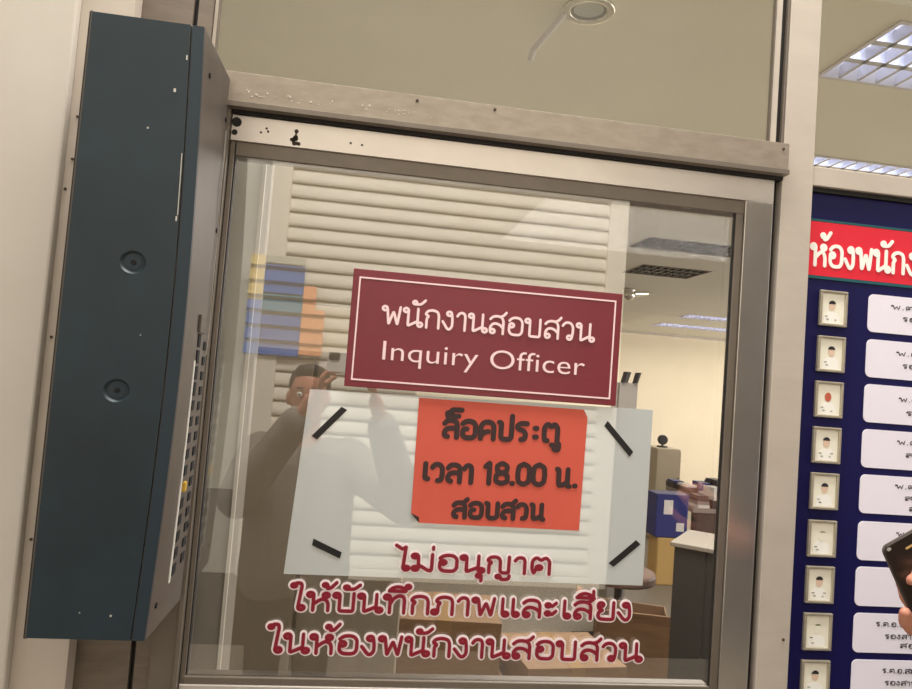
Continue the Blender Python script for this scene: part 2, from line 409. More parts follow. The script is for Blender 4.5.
# transom window above the door
w = empty('window_1', (0.22, 0, 2.1), kind='structure')
def local(b, o): return (b[0]-o.location.x, b[1]-o.location.x, b[2]-o.location.y, b[3]-o.location.y, b[4]-o.location.z, b[5]-o.location.z)
def part(name, boxes, m, root, bevel=0):
    k = MB()
    for b in boxes: k.box(*local(b, root), m)
    return k.build(name, root, bevel)
part('window_frame', [(.744, .7565, .0, .012, 2.098, 2.62), (-.302, -.296, .0, .012, 2.098, 2.62), (-.302, .7565, .0, .06, 2.60, 2.66)], M_mull, w)
part('glazing_bead', [(-.296, .744, -.001, .008, 2.098, 2.1005), (.741, .744, -.001, .008, 2.1, 2.6), (-.296, -.293, -.001, .008, 2.1, 2.6)], M_lip, w)
part('window_pane', [(-.296, .744, .0015, .0065, 2.1, 2.6)], M_glass_t, w)
# right-hand window above the notice board
w = empty('window_2', (1.5, 0, 2.07), kind='structure')
part('window_frame', [(.836, 2.3, -.004, .06, 2.030, 2.068), (.836, 2.3, 0, .06, 2.60, 2.66), (2.26, 2.3, 0, .06, 2.07, 2.6)], M_mull, w, .0015)
part('window_pane', [(.836, 2.26, .02, .025, 2.068, 2.6)], M_glass_t, w)
boxobj('wall_front', (-2.6, 2.3, .0, .12, 2.66, 4.4), M_wall, kind='structure')
boxobj('wall_front_right', (2.3, 5.0, .0, .12, 0, 4.4), M_wall, kind='structure')
boxobj('wall_front_lower', (.836, 2.3, .03, .10, 0, 2.03), M_wall, kind='structure')
# room behind
boxobj('floor', (-2.6, 9.0, -4.3, 10.2, -.1, 0), M_floor, kind='structure')
LIGHTS = [(1.36, 2.56, .43, .79, True), (1.36, 2.56, 1.43, 1.79, True), (1.84, 3.04, 3.20, 3.56, False), (2.20, 2.80, 4.16, 4.62, False), (4.05, 5.25, 7.10, 7.50, True), (4.25, 5.90, 8.35, 8.80, True)]
xs = sorted({-2.6, 9.0} | {a for q in LIGHTS for a in q[:2]}); ys = sorted({.12, 10.1} | {a for q in LIGHTS for a in q[2:4]})
k = MB()
for xa, xb in zip(xs, xs[1:]):
    for ya, yb_ in zip(ys, ys[1:]):
        mx, my = (xa+xb)/2, (ya+yb_)/2
        if not any(q[0] < mx < q[1] and q[2] < my < q[3] for q in LIGHTS): k.box(xa, xb, ya, yb_, 2.66, 2.76, M_ceil)
tag(k.build('ceiling'), kind='structure')
boxobj('wall_back', (-2.6, 9.0, 10.0, 10.1, 0, 2.66), M_room, kind='structure')
boxobj('wall_room_left', (-2.6, -2.5, .12, 10, 0, 2.66), M_room, kind='structure')
boxobj('wall_room_right', (8.9, 9.0, .12, 10, 0, 2.66), M_room, kind='structure')
boxobj('trim_6', (-2.5, 8.9, 9.985, 9.9995, 2.62, 2.659), M_mull, kind='structure')
# corridor's opposite wall
boxobj('wall_opposite', (-4.0, 5.0, -3.1, -2.96, 0, 4.4), M_opp, kind='structure')
M_dwood = mat('dark_backdrop_wood', (48, 40, 34), 0.5, rgb2=(38, 31, 26), scale=4, stretch=(6, 6, 1))
d2 = empty('reflection_backdrop', (2.8, -2.93, 0), kind='structure')  # made-up dark door, keeps the reflection dim right of the shutter
k = MB()
for i in range(4): k.box(-1.18+i*.62, -1.18+i*.62+.60, -.02, .02, 0, 2.96, M_dwood)
k.build('backdrop_panel', d2, .004)
k = MB(); k.box(-1.24, -1.185, -.03, .04, 0, 3.0, M_dwood); k.box(1.30, 1.36, -.03, .04, 0, 3.0, M_dwood); k.box(-1.24, 1.36, -.03, .04, 2.965, 3.02, M_dwood); k.build('backdrop_frame', d2)
k = MB(); k.cyl((-.60, .02, 1.0), (-.60, .06, 1.0), .025, M_chrome, 16); k.build('backdrop_handle', d2)
boxobj('dark_band_opposite', (-4.0, 1.55, -2.959, -2.945, 0, .40), M_dwood, kind='structure')  # dark band added to keep the low reflection dark
# pilaster inside the room, just behind the glass on the left
k = MB(); k.box(-.60, -.210, .10, .22, 1.37, 2.04, M_pilaster); k.box(-.60, -.213, .101, .22, 0, 1.37, M_pil_grey)  # pilaster pale above, grey in its lower part
k.box(-.2105, -.2085, .1, .22, 0, 2.04, M_pil_grey); k.box(-.212, -.206, .094, .104, 0, 2.04, M_corner)  # grey side; thin pale strip painted as the edge highlight
tag(k.build('trim_7'), kind='structure')

# ---- the door
d = empty('door_1', (.23, 0, 0), kind='structure')
k = MB()
def L(b): return local(b, d)
def dpart(name, fn, bevel=.0015, smooth=False):
    k = MB(); fn(k); return k.build(name, d, bevel, smooth)
def top(k):
    k.box(*L((-.255, .7565, -.004, .035, 1.985, 2.030)), M_silver)
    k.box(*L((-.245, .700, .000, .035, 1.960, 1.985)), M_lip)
    for (x, z, r) in ((-.247, 2.017, .0085), (-.249, 1.999, .005)): k.cyl((x-.23, -.0052, z), (x-.23, -.003, z), r, M_black, 14)
    for (x, z) in ((-.205, 2.004), (-.193, 2.007), (-.196, 2.012), (-.03, 2.003), (-.05, 2.004)): k.cyl((x-.23, -.005, z), (x-.23, -.003, z), .0022, M_rust, 8)
    for i in range(14):
        z = 1.988+random.random()*.028; x = -.146+random.gauss(0, .0025); k.cyl((x-.23, -.005, z), (x-.23, -.003, z), .0015+random.random()*.003, M_rust, 7)
dpart('top_rail', top)
def rs(k):
    k.box(*L((.700, .7565, -.004, .014, 1.0, 1.985)), M_silver_stile)
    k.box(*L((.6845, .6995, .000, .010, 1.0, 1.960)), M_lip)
    k.box(*L((.6820, .6845, .002, .010, 1.0, 1.960)), M_black)
dpart('stile', rs)
def ls(k):
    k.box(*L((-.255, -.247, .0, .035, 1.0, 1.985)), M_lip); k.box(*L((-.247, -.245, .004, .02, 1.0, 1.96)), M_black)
dpart('stile', ls)
def mr(k):
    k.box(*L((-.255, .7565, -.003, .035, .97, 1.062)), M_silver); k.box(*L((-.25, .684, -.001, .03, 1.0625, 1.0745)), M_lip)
dpart('middle_rail', mr)
dpart('lower_panel', lambda k: (k.box(*L((-.255, .7565, .004, .03, .02, .969)), M_silver)))
dpart('door_pane', lambda k: k.box(*L((-.2445, .6815, .004, .009, 1.0745, 1.9595)), M_glass), 0)

# ============================================================ STEEL CABINET BY THE DOOR
c = empty('wall_cabinet', (-.35, -.11, 1.205), 'tall dark teal metal cabinet with taupe slotted side, hung left of the door', 'cabinet')
ox, oy, oz = c.location
k = MB()
yb = -.014
sec = [(-.423, -.199), (-.272, -.199), (-.262, yb), (-.430, yb)]
vs = [(x-ox, y-oy, 1.205-oz) for x, y in sec] + [(x-ox, y-oy, 2.086-oz) for x, y in sec]
k.add(vs, [(0,3,2,1), (4,5,6,7), (0,1,5,4), (1,2,6,5), (2,3,7,6), (3,0,4,7)], M_taupe)
body = k.build('body', c, .002)
# front cover with two round dimples cut as stepped rings
k = MB()
N = 28
def front_cover(k):
    x0, x1, z0, z1 = -.4235-ox, -.2905-ox, 1.207-oz, 2.084-oz
    yf = -.203-oy
    cs = [(-.343-ox, 1.732-oz), (-.347-ox, 1.550-oz)]
    r = .0165
    # plate = strips around the two dimples
    bands = [(z0, cs[1][1]-.025), (cs[1][1]+.025, cs[0][1]-.025), (cs[0][1]+.025, z1)]
    for a, b in bands: k.box(x0, x1, yf, yf+.004, a, b, M_teal)
    for cx, cz in cs:
        sq = []; ci = []
        for i in range(N):
            t = 2*math.pi*i/N + math.pi/4
            cxx, szz = math.cos(t), math.sin(t)
            mm = max(abs(cxx), abs(szz))
            sxx = cxx/mm; szz2 = szz/mm
            X = cx + (sxx*(x1-cx) if sxx > 0 else sxx*(cx-x0)); Z = cz + szz2*.025
            sq.append((X, yf, Z)); ci.append((cx+r*cxx, yf, cz+r*szz))
        inner = [(cx+(p[0]-cx)*.78, yf+.0035, cz+(p[2]-cz)*.78) for p in ci]
        vs = sq+ci+inner; fs = []
        for i in range(N):
            j = (i+1) % N; fs.append((i, j, j+N, i+N)); fs.append((i+N, j+N, j+2*N, i+2*N))
        fs.append(tuple(range(2*N, 3*N)))
        k.add(vs, fs, M_teal)
front_cover(k)
cover = k.build('front_cover', c)
for cx, cz in ((-.343, 1.732), (-.347, 1.550)):
    k = MB(); k.cyl((cx-ox, -.2005-oy, cz-oz), (cx-ox, -.199-oy, cz-oz), .010, M_teal_d, 20)
    k.cyl((cx-ox, -.202-oy, cz-oz), (cx-ox, -.2-oy, cz-oz), .0035, M_hole, 14); k.build('recess_screw', cover)
for (x, z, a, b) in ((-.307, 1.985, .0016, .0026), (-.3385, 1.926, .0012, .0012), (-.2935, 2.035, .0010, .0035), (-.2938, 1.80, .0010, .0035), (-.2925, 1.85, .0005, .045), (-.32, 1.24, .0013, .0013), (-.36, 1.243, .0008, .0008), (-.325, 1.63, .0007, .0008)):
    k = MB(); k.box(x-a-ox, x+a-ox, -.2036-oy, -.2028-oy, z-b-oz, z+b-oz, M_chip); k.build('paint_chip', cover)
k = MB()
k.box(-.2885-ox, -.2725-ox, -.2025-oy, -.198-oy, 1.207-oz, 2.084-oz, M_teal_d)
k.box(-.4265-ox, -.4245-ox, -.201-oy, -.15-oy, 1.205-oz, 2.086-oz, M_taupe2)
k.box(-.4290-ox, -.4268-ox, -.199-oy, -.02-oy, 1.205-oz, 2.086-oz, M_black)
k.build('edge_strip', c)
# slots, seen on the side facing the door
def side(y, off): # x of side face at depth y
    t = (y+.199)/(yb+.199); return -.272 + .010*t + off
def slot(y, z, w=.012, h=.012):
    x = side(y, 0); k = MB()
    k.box(x-.002-ox, x+.0012-ox, y-w/2-oy, y+w/2-oy, z-h/2-oz, z+h/2-oz, M_hole); k.build('vent_slot', c)
for i in range(15):
    z = 1.632 - i*.0255
    if i not in (9,): slot(-.090, z, .024, .015 if i > 3 else .021)
for i in range(15): slot(-.040, 1.625 - i*.0245, .024, .014)
k = MB()
x = side(-.106, 0); k.box(x-.001-ox, x+.0008-ox, -.114-oy, -.105-oy, 1.26-oz, 1.60-oz, M_whitep); k.build('connector_strip', c)
k = MB(); x = side(-.090, 0); k.box(x-.001-ox, x+.004-ox, -.098-oy, -.082-oy, 1.396-oz, 1.410-oz, M_yellow); k.build('yellow_plug', c)
k = MB(); x = side(-.075, 0); k.box(x-.001-ox, x+.0025-ox, -.110-oy, -.045-oy, 1.645-oz, 1.672-oz, M_taupe2); k.build('latch_plate', c)
k = MB()
pts = []
for i in range(24):
    z = 1.99 - i*.0165; y = -.034 + .003*math.sin(i*.7); pts.append((side(y, .003)-ox, y-oy, z-oz))
k.tube(pts, .0011, M_greyp, 6); k.build('cable', c)
for (y, z) in ((-.16, 2.03), (-.17, 1.245), (-.03, 1.33), (-.03, 1.82), (-.03, 2.01)):
    x = side(y, 0); k = MB(); k.cyl((x-.001-ox, y-oy, z-oz), (x+.002-ox, y-oy, z-oz), .004, M_hole, 12); k.build('screw_hole', c)

# the old sheet-metal case bulges sideways towards the door
for o in [c] + list(c.children_recursive):
    if o.type != 'MESH': continue
    bm = bmesh.new(); bm.from_mesh(o.data)
    for i in range(1, 16):
        bmesh.ops.bisect_plane(bm, geom=bm.verts[:]+bm.edges[:]+bm.faces[:], plane_co=(0, 0, .881*i/16), plane_no=(0, 0, 1))
    for v in bm.verts:
        fr_ = max(0, min(1, (v.co.x + ox + .4235)/.1515)); dep = max(0, min(1, (v.co.y + oy + .199)/.185))
        v.co.x += (1-dep)*.005 + fr_*(1-dep*.75)*(.002 + .013*math.sin(math.pi*max(0, min(1, v.co.z/.881))))
    bm.to_mesh(o.data); bm.free()

# ============================================================ SIGNS ON THE GLASS
s = empty('door_sign', (.221, -.004, 1.576), 'maroon rectangular sign with pink border reading Inquiry Officer in two scripts', 'sign')
lx, lz = .221, 1.576
k = MB(); k.box(-.247, .247, -.001, .006, 0, .207, M_maroon); k.build('panel', s, .0012)
k = MB()
x0, x1, z0, z1, t = -.236, .235, .0115, .1935, .0028
for b in ((x0, x1, z0, z0+t), (x0, x1, z1-t, z1), (x0, x0+t, z0+t, z1-t), (x1-t, x1, z0+t, z1-t)):
    k.box(b[0], b[1], -.0018, -.0009, b[2], b[3], M_pinkw)
k.build('border_line', s)
lettering('thai_lettering', 'พนักงานสอบสวน', .030-lx, .414-lx, 1.690-lz, 1.690-lz, .0315, .0046, -.0018, .0008, M_pinkw, s)
latin('english_lettering', 'Inquiry Officer', .036-lx, .404-lx, 1.627-lz, .033, -.0014, M_pinkw, s)

k = MB()
k.prism([(-.084, 1.566), (-.101, 1.248), (.544, 1.252), (.543, 1.574)][::1][::-1], -.0012, -.0002, M_sheet)
o = k.build('plastic_sheet', loc=(0, 0.0038, 0))
tag(o, 'wide milky white plastic sheet taped on the door glass under the maroon sign', 'sheet')
# four strips of black tape at the sheet's corners
for (xa, za, xb, zb, lab) in ((-.021, 1.538, -.070, 1.482, 'black tape strip at the upper left corner of the white sheet'),
                              (.453, 1.544, .507, 1.489, 'black tape strip at the upper right corner of the white sheet'),
                              (-.058, 1.305, -.006, 1.283, 'black tape strip at the lower left corner of the white sheet'),
                              (.480, 1.286, .531, 1.331, 'black tape strip at the lower right corner of the white sheet')):
    a = Vector((xa, za)); b = Vector((xb, zb)); n = (b-a).normalized(); nn = Vector((-n.y, n.x))*.0055
    mid = (a+b)/2; k = MB()
    k.prism([tuple(p-mid) for p in (a-nn+n*.003, b-nn, b+nn-n*.002, a+nn)], -.0006, .0002, M_tape)
    o = k.build('tape_strip', loc=(mid.x, .0022, mid.y)); tag(o, lab, 'tape', 'black tape strips holding the sheet')
# orange notice
s = empty('paper_notice', (.262, .0018, 1.346), 'orange-red paper notice with bold dark lettering stuck on the white sheet', 'notice')
lx, lz = .262, 1.346
k = MB(); k.prism([(-.138, 0), (.154, 0), (.156, .205), (.148, .219), (-.155, .219), (-.153, .016)], -.0008, 0, M_orange); k.build('paper', s)
k = MB(); k.prism([(-.153, .016), (-.138, 0), (-.1385, .010)], -.0012, -.0004, M_ink); k.build('folded_corner', s)
for (t, xa, xb, za, zb, h, wt) in (('ล็อคประตู', .148, .368, 1.496, 1.501, .034, .0094), ('เวลา 18.00 น.', .118, .408, 1.417, 1.422, .034, .0092), ('สอบสวน', .176, .352, 1.356, 1.360, .030, .0086)):
    lettering('lettering', t, xa-lx+.004, xb-lx-.004, za-lz+.003, zb-lz+.003, h-.004, wt, -.0014, .0005, M_ink, s, loops=False)
# crimson vinyl lettering, three lines
for (t, xa, xb, za, zb, h, lab, yy) in (
    ('ไม่อนุญาต', .088, .366, 1.2635, 1.2665, .028, 'shortest line of crimson white-edged lettering, on the sheet bottom', .0018),
    ('ให้บันทึกภาพและเสียง', -.086, .523, 1.189, 1.190, .030, 'middle line of crimson white-edged lettering, on bare glass below the sheet', .0034),
    ('ในห้องพนักงานสอบสวน', -.118, .545, 1.117, 1.117, .031, 'lowest line of crimson white-edged lettering, just above the middle rail', .0034)):
    s = empty('vinyl_lettering', ((xa+xb)/2, yy, za), lab, 'lettering', 'crimson vinyl lines on the door')
    lx, lz = s.location.x, s.location.z
    lettering('white_outline', t, xa-lx, xb-lx, za-lz, zb-lz, h, .0128, 0, .0004, M_halo, s)
    lettering('crimson_letters', t, xa-lx, xb-lx, za-lz, zb-lz, h, .0060, -.0028, .0012, M_red, s)

# ============================================================ NOTICE BOARD ON THE RIGHT
nb = empty('notice_board', (1.45, .012, 1.0), 'navy blue staff board with a red heading strip, right of the mullion', 'board')
def B(x0, x1, y0, y1, z0, z1): return (x0-1.45, x1-1.45, y0-.012, y1-.012, z0-1.0, z1-1.0)
k = MB(); k.box(*B(.8365, 2.2, .010, .0285, .75, 2.02), M_navy); k.build('backing', nb)
k = MB(); k.box(*B(.8365, 2.2, .004, .028, 2.021, 2.0295), M_black); k.build('top_strip', nb)
k = MB(); k.box(*B(.8375, 2.15, .0085, .0105, 1.858, 1.964), M_banred); ban = k.build('heading_strip', nb)
k = MB()
k.box(*B(.8375, 2.15, .0082, .0105, 1.9645, 1.969), M_green); k.box(*B(.8375, 2.15, .0082, .0105, 1.852, 1.8575), M_green); k.build('green_rule', nb)
lettering('lettering', 'ห้องพนักงานสอบสวน', .848-1.45, 1.335-1.45, 1.878-1.0, 1.880-1.0, .041, .0070, -.0045, .001, M_unif, ban)

# portraits
tops = [1.831, 1.742, 1.654, 1.566, 1.478, 1.388, 1.301, 1.213, 1.125]
ord_ = ['topmost', 'second from the top', 'third from the top', 'fourth from the top', 'fifth from the top', 'sixth from the top', 'seventh from the top', 'eighth from the top', 'lowest']
looks = ['dark cap of hair and faint uniform', 'dark hair and full face', 'reddish face', 'black hair and white shoulders with badges', 'black hair parted to one side', 'very faded pale figure', 'black hair and gold chest badges', 'pale faded figure with green shoulder mark', 'dark hair and narrow shoulders']
def disc(k, cx, cz, rx, rz, y, m, n=18, a0=0, a1=360):
    pts = [(cx+rx*math.cos(R(a0+(a1-a0)*i/n)), cz+rz*math.sin(R(a0+(a1-a0)*i/n))) for i in range(n if a1-a0 >= 360 else n+1)]
    k.prism(pts, y, y+.0002, m)
for i, zt in enumerate(tops):
    f = empty('portrait_frame', (.899, .010, zt-.070), 'small framed portrait with %s, %s' % (looks[i], ord_[i]), 'picture frame', 'framed officer portraits on the board')
    k = MB(); w_, h_, b_ = .0290, .0695, .0050
    k.box(-w_, w_, -.007, 0, 0, b_, M_fr); k.box(-w_, w_, -.007, 0, h_-b_, h_, M_fr); k.box(-w_, -w_+b_, -.007, 0, b_, h_-b_, M_fr); k.box(w_-b_, w_, -.007, 0, b_, h_-b_, M_fr)
    k.build('frame', f, .0012)
    k = MB(); k.box(-w_+b_, w_-b_, -.003, -.0005, b_, h_-b_, M_ph)
    y = -.0034; cx = random.uniform(-.002, .002)
    faint = i in (5, 7)
    k.prism([(cx-.017, b_+.001), (cx+.017, b_+.001), (cx+.017, .020), (cx+.008, .028), (cx-.008, .028), (cx-.017, .020)], y, y+.0002, M_unif)
    disc(k, cx, .0395, .0068, .0088, y-.0003, M_face_r if i == 2 else (M_ph if faint else M_face))
    if i != 2:
        if not faint: disc(k, cx, .0435, .0074, .0068, y-.0006, M_hair, 12, 0, 180)
        else: disc(k, cx+.001, .046, .006, .0028, y-.0006, M_badge if i == 7 else M_fr, 12, 0, 180)
    k.box(cx-.015, cx-.009, y-.0006, y-.0003, .0185 if i != 7 else .0225, .0200 if i != 7 else .0245, M_badge)
    if i in (3, 6): k.box(cx+.009, cx+.015, y-.0006, y-.0003, .0185, .0200, M_badge)
    k.box(cx-.011, cx-.006, y-.0006, y-.0003, .0125, .0142, M_badge if i != 4 else M_hair)
    if i in (0, 2, 3, 6): k.box(cx+.006, cx+.010, y-.0006, y-.0003, .0120, .0138, M_fr)
    k.build('portrait', f)
# white name cards
def rrect(x0, x1, z0, z1, r, n=5):
    pts = []
    for cx, cz, a in ((x0+r, z0+r, 180), (x1-r, z0+r, 270), (x1-r, z1-r, 0), (x0+r, z1-r, 90)):
        for i in range(n+1): t = R(a+90*i/n); pts.append((cx+r*math.cos(t), cz+r*math.sin(t)))
    return pts
ctext = [(('พ.ต.ท.', 1.020, 1.105, .048), ('รองสารวต', 1.046, 1.16, .026)),
         (('พ.ต.ท.', 1.036, 1.12, .046), ('รองสารวต', 1.05, 1.16, .022)),
         (('พ.ต.ท.', 1.046, 1.12, .044), ('รองสาร', 1.062, 1.16, .018)),
         (('พ.ต.ท.', 1.046, 1.12, .048), ('สารวต', 1.064, 1.16, .024)),
         (('พ.ต.ต.', 1.046, 1.12, .050), ('สารวต', 1.066, 1.16, .028), ('สอบ', 1.076, 1.14, .008)),
         (('พ.ต.ต.', 1.053, 1.12, .048),),
         (('พ.ต.ต.', 1.09, 1.14, .048),),
         (('ร.ต.อ.ธนเดช'.replace('ธ', 'ร').replace('ช', 'ต'), 1.018, 1.12, .050), ('รองสารวต', 1.038, 1.13, .027), ('สอบ', 1.070, 1.12, .010)),
         (('ร.ต.อ.สมบต', 1.036, 1.13, .050), ('รองสารวต', 1.042, 1.13, .027))]
for i, zt in enumerate(tops):
    z1 = zt + .0015
    f = empty('name_card', (.976, .010, z1-.0745), 'white rounded name card beside the %s portrait frame' % (ord_[i] if ' from' not in ord_[i] else ord_[i].replace(' from the top', '')), 'card', 'white name cards on the navy board')
    k = MB(); k.prism(rrect(0, .27, 0, .0745, .011), -.0012, 0, M_white); k.build('card', f)
    for (t, xa, xb, z) in ctext[i]:
        lettering('lettering', t, xa-.971, xb-.971, z+.001, z+.001, .0072, .0017, -.0016, .0003, M_cardink, f)

# ============================================================ INSIDE THE ROOM
def troffer(x0, x1, y0, y1, lit, label, rows=3, px=.062):
    zc = 2.66
    cx, cy = (x0+x1)/2, (y0+y1)/2
    f = empty('ceiling_light', (cx, cy, zc), label, 'ceiling light', 'louvred strip lights in the room ceiling')
    hx, hy = (x1-x0)/2-.001, (y1-y0)/2-.001
    k = MB(); t = .012
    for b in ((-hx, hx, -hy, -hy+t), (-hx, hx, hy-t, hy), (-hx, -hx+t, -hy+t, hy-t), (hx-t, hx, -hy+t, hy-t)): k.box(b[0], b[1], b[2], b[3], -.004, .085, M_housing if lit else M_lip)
    k.box(-hx, hx, -hy, hy, .086, .090, M_housing if lit else M_taupe2)  # unlit housing and back coloured dark for want of light
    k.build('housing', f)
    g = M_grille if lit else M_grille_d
    k = MB(); n = int((2*hx-2*t)/px)
    for i in range(1, n):
        x = -hx+t+(2*hx-2*t)*i/n
        k.add([(x-.006, -hy+t, .0), (x+.006, -hy+t, .0), (x, -hy+t, .04), (x-.006, hy-t, .0), (x+.006, hy-t, .0), (x, hy-t, .04)], [(0, 2, 1), (3, 4, 5), (0, 1, 4, 3), (1, 2, 5, 4), (2, 0, 3, 5)], g)
    for j in range(1, rows):
        y = -hy+t+(2*hy-2*t)*j/rows
        k.add([(-hx+t, y-.012, .0), (-hx+t, y+.012, .0), (-hx+t, y, .05), (hx-t, y-.012, .0), (hx-t, y+.012, .0), (hx-t, y, .05)], [(0, 1, 2), (3, 5, 4), (0, 3, 4, 1), (1, 4, 5, 2), (2, 5, 3, 0)], g)
    k.build('louver_grid', f)
    for j in range(rows):
        y = -hy+t+(2*hy-2*t)*(j+.5)/rows
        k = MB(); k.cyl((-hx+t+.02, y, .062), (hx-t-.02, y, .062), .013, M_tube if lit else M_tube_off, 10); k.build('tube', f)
for q, lab in zip(LIGHTS, ('lit louvred ceiling light nearest, through the upper right window', 'lit louvred ceiling light just above the notice board rail', 'unlit louvred ceiling light nearest, seen through the door glass',
        'shorter unlit louvred ceiling light behind the nearest one in the door glass', 'small far ceiling light, right one of the distant pair', 'farthest ceiling light, close to the back wall edge')):
    troffer(*q, lab)
# recessed downlight seen through the transom
f = empty('downlight', (.545, .60, 2.66), 'round recessed downlight with chrome ring above the transom glass', 'ceiling light')
k = MB(); k.ring((0, 0), .050, .072, -.012, 0, M_chrome, 40); k.build('ring', f, .003, True)
k = MB(); k.ring((0, 0), .042, .049, -.006, 0, M_lip, 40); k.build('inner_ring', f)
k = MB(); k.cyl((0, 0, -.004), (0, 0, -.0005), .042, M_lens, 32); k.build('lens', f)
# hanging hook-like pipe end near it
k = MB(); k.tube([(0, 0, 0), (-.03, .08, -.03), (-.055, .16, -.05), (-.060, .17, -.08)], .010, M_housing, 10)
o = k.build('ceiling_conduit', loc=(.49, .62, 2.66)); tag(o, 'pale bent conduit on the ceiling left of the round downlight', 'pipe')
# chrome ceiling camera
f = empty('ceiling_camera', (2.62, 5.5, 2.66), 'small bright chrome camera under the ceiling beside the maroon sign corner', 'camera')
k = MB(); k.cyl((0, 0, 0), (0, 0, -.03), .06, M_chrome); k.sphere((0, 0, -.06), .06, M_chrome, 20, 12); k.build('dome', f, smooth=True)
k = MB(); k.cyl((.04, -.02, -.05), (.20, .02, -.03), .032, M_chrome, 16, .02); k.cyl((.20, .02, -.03), (.26, .03, -.025), .02, M_chrome, 12, .004); k.build('arm', f, smooth=False)

# brown grey cabinet behind the glass on the left
f = empty('filing_cabinet', (.03, 1.25, 0), 'brown-grey tall cabinet standing inside behind the left half of the door glass', 'cabinet')
k = MB(); k.box(-.50, .16, -.22, .22, .04, 1.66, M_brown); k.build('body', f, .01)
k = MB(); k.box(-.495, -.175, -.236, -.221, .06, 1.64, M_brown); k.build('door', f, .004)
k = MB(); k.box(-.165, .155, -.236, -.221, .06, 1.64, M_brown); k.build('door', f, .004)
k = MB(); k.box(-.48, .14, -.2, .2, 0, .04, M_darkcl); k.build('plinth', f)
# cartons low behind the door
def carton(x, y, z, sx, sy, sz, rz, lab, open_=False):
    f = empty('cardboard_box', (x, y, z), lab, 'box', 'cardboard boxes inside the door', rz=rz)
    k = MB()
    if open_:
        t = .006
        k.box(-sx/2, sx/2, -sy/2, -sy/2+t, 0, sz, M_carton); k.box(-sx/2, sx/2, sy/2-t, sy/2, 0, sz, M_carton)
        k.box(-sx/2, -sx/2+t, -sy/2, sy/2, 0, sz, M_carton); k.box(sx/2-t, sx/2, -sy/2, sy/2, 0, sz, M_carton); k.box(-sx/2, sx/2, -sy/2, sy/2, 0, t, M_carton)
    else: k.box(-sx/2, sx/2, -sy/2, sy/2, 0, sz, M_carton)
    k.build('body', f, .002)
    if open_:
        k = MB()
        k.add([(-sx/2, -sy/2, sz), (sx/2, -sy/2, sz), (sx/2-.01, -sy/2-.08, sz+.07), (-sx/2+.02, -sy/2-.08, sz+.06)], [(0, 1, 2, 3)], M_carton); o = k.build('flap', f)
        o.modifiers.new('s', 'SOLIDIFY').thickness = .005
        k = MB()
        k.add([(-sx/2, -sy/2, sz), (-sx/2, sy/2, sz), (-sx/2-.10, sy/2-.02, sz+.05), (-sx/2-.10, -sy/2+.02, sz+.06)], [(0, 1, 2, 3)], M_carton); o = k.build('flap', f)
        o.modifiers.new('s', 'SOLIDIFY').thickness = .005
    else:
        k = MB(); k.box(-.03, .03, -sy/2-.002, sy/2+.002, sz-.05, sz+.001, M_carton_d); k.build('packing_tape', f)
carton(.46, 1.85, 0, .52, .42, .34, 0.05, 'lowest cardboard box of the stack behind the crimson lettering')
carton(.44, 1.86, .341, .48, .38, .27, -.06, 'topmost cardboard box of the stack behind the crimson lettering')
carton(.97, 1.80, .0, .44, .40, .46, .10, 'cardboard box with sealed top standing left of the open box')
carton(1.46, 2.22, 0, .36, .34, .50, -.35, 'open cardboard box with flaps up near the dark desk', True)
# dark desk seen through the right of the glass
f = empty('office_desk', (1.81, 2.50, 0), 'dark grey-green desk with pale top behind the right edge of the glass', 'desk', rz=R(-38))
k = MB(); k.box(0, 1.4, 0, .025, .02, .775, M_deskf); k.build('front_panel', f, .002)
k = MB(); k.box(0, .03, .026, .43, 0, .775, M_deskf); k.build('side_panel', f, .002)
k = MB(); k.box(1.37, 1.40, .026, .43, 0, .775, M_deskf); k.build('side_panel', f, .002)
k = MB(); k.box(-.02, 1.42, -.02, .45, .776, .80, M_deskt); k.build('desk_top', f, .004)
# things farther in, on another desk
f = empty('work_table', (4.20, 5.0, 0), 'far cluttered work table in front of the cream back wall', 'table')
k = MB(); k.box(-1.2, 1.2, -.35, .35, .60, .64, M_greyp); k.build('table_top', f, .004)
for sx in (-1.15, 1.15):
    for sy in (-.3, .3):
        k = MB(); k.box(sx-.025, sx+.025, sy-.025, sy+.025, 0, .60, M_darkcl); k.build('leg', f)
k = MB(); k.box(-1.15, 1.15, -.33, -.31, .1, .60, M_deskf); k.build('front_panel', f)
def simple_box(name, x, y, z, sx, sy, sz, m, lab, cat, group=None, extra=None, rz=0):
    f = empty(name, (x, y, z), lab, cat, group, rz=rz)
    k = MB(); k.box(-sx/2, sx/2, -sy/2, sy/2, 0, sz, m); k.build('body', f, min(sx, sy, sz)*.06)
    if extra: extra(f)
    return f
def crate_label(f):
    k = MB(); k.box(-.08, .0, -.106, -.100, .20, .32, M_paper); k.build('label', f)
    k = MB(); k.box(.04, .11, -.106, -.100, .06, .13, M_paper); k.build('label', f)
    k = MB(); k.box(-.15, .15, -.105, .105, .35, .37, M_blue); k.build('rim', f)
simple_box('tan_carton', 2.76, 4.6, 0, .27, .2, .40, M_tan, 'yellow-tan carton below the blue crate beyond the desk', 'box')
simple_box('plastic_crate', 2.74, 4.6, .401, .29, .2, .36, M_blue, 'blue plastic crate with white labels stacked on a tan carton', 'crate', extra=crate_label)
def loc_det(f):
    k = MB(); k.box(-.14, .14, -.205, -.201, .08, .98, M_beige); k.build('door', f, .004)
    k = MB(); k.box(.10, .12, -.22, -.206, .6, .7, M_chrome); k.build('handle', f)
simple_box('steel_locker', 3.52, 6.5, 0, .29, .4, 1.02, M_beige, 'beige steel locker against the cream wall behind the blue crate', 'locker', extra=loc_det)
f = empty('desk_fan', (3.50, 6.45, 1.021), 'small dark fan on top of the beige locker', 'fan')
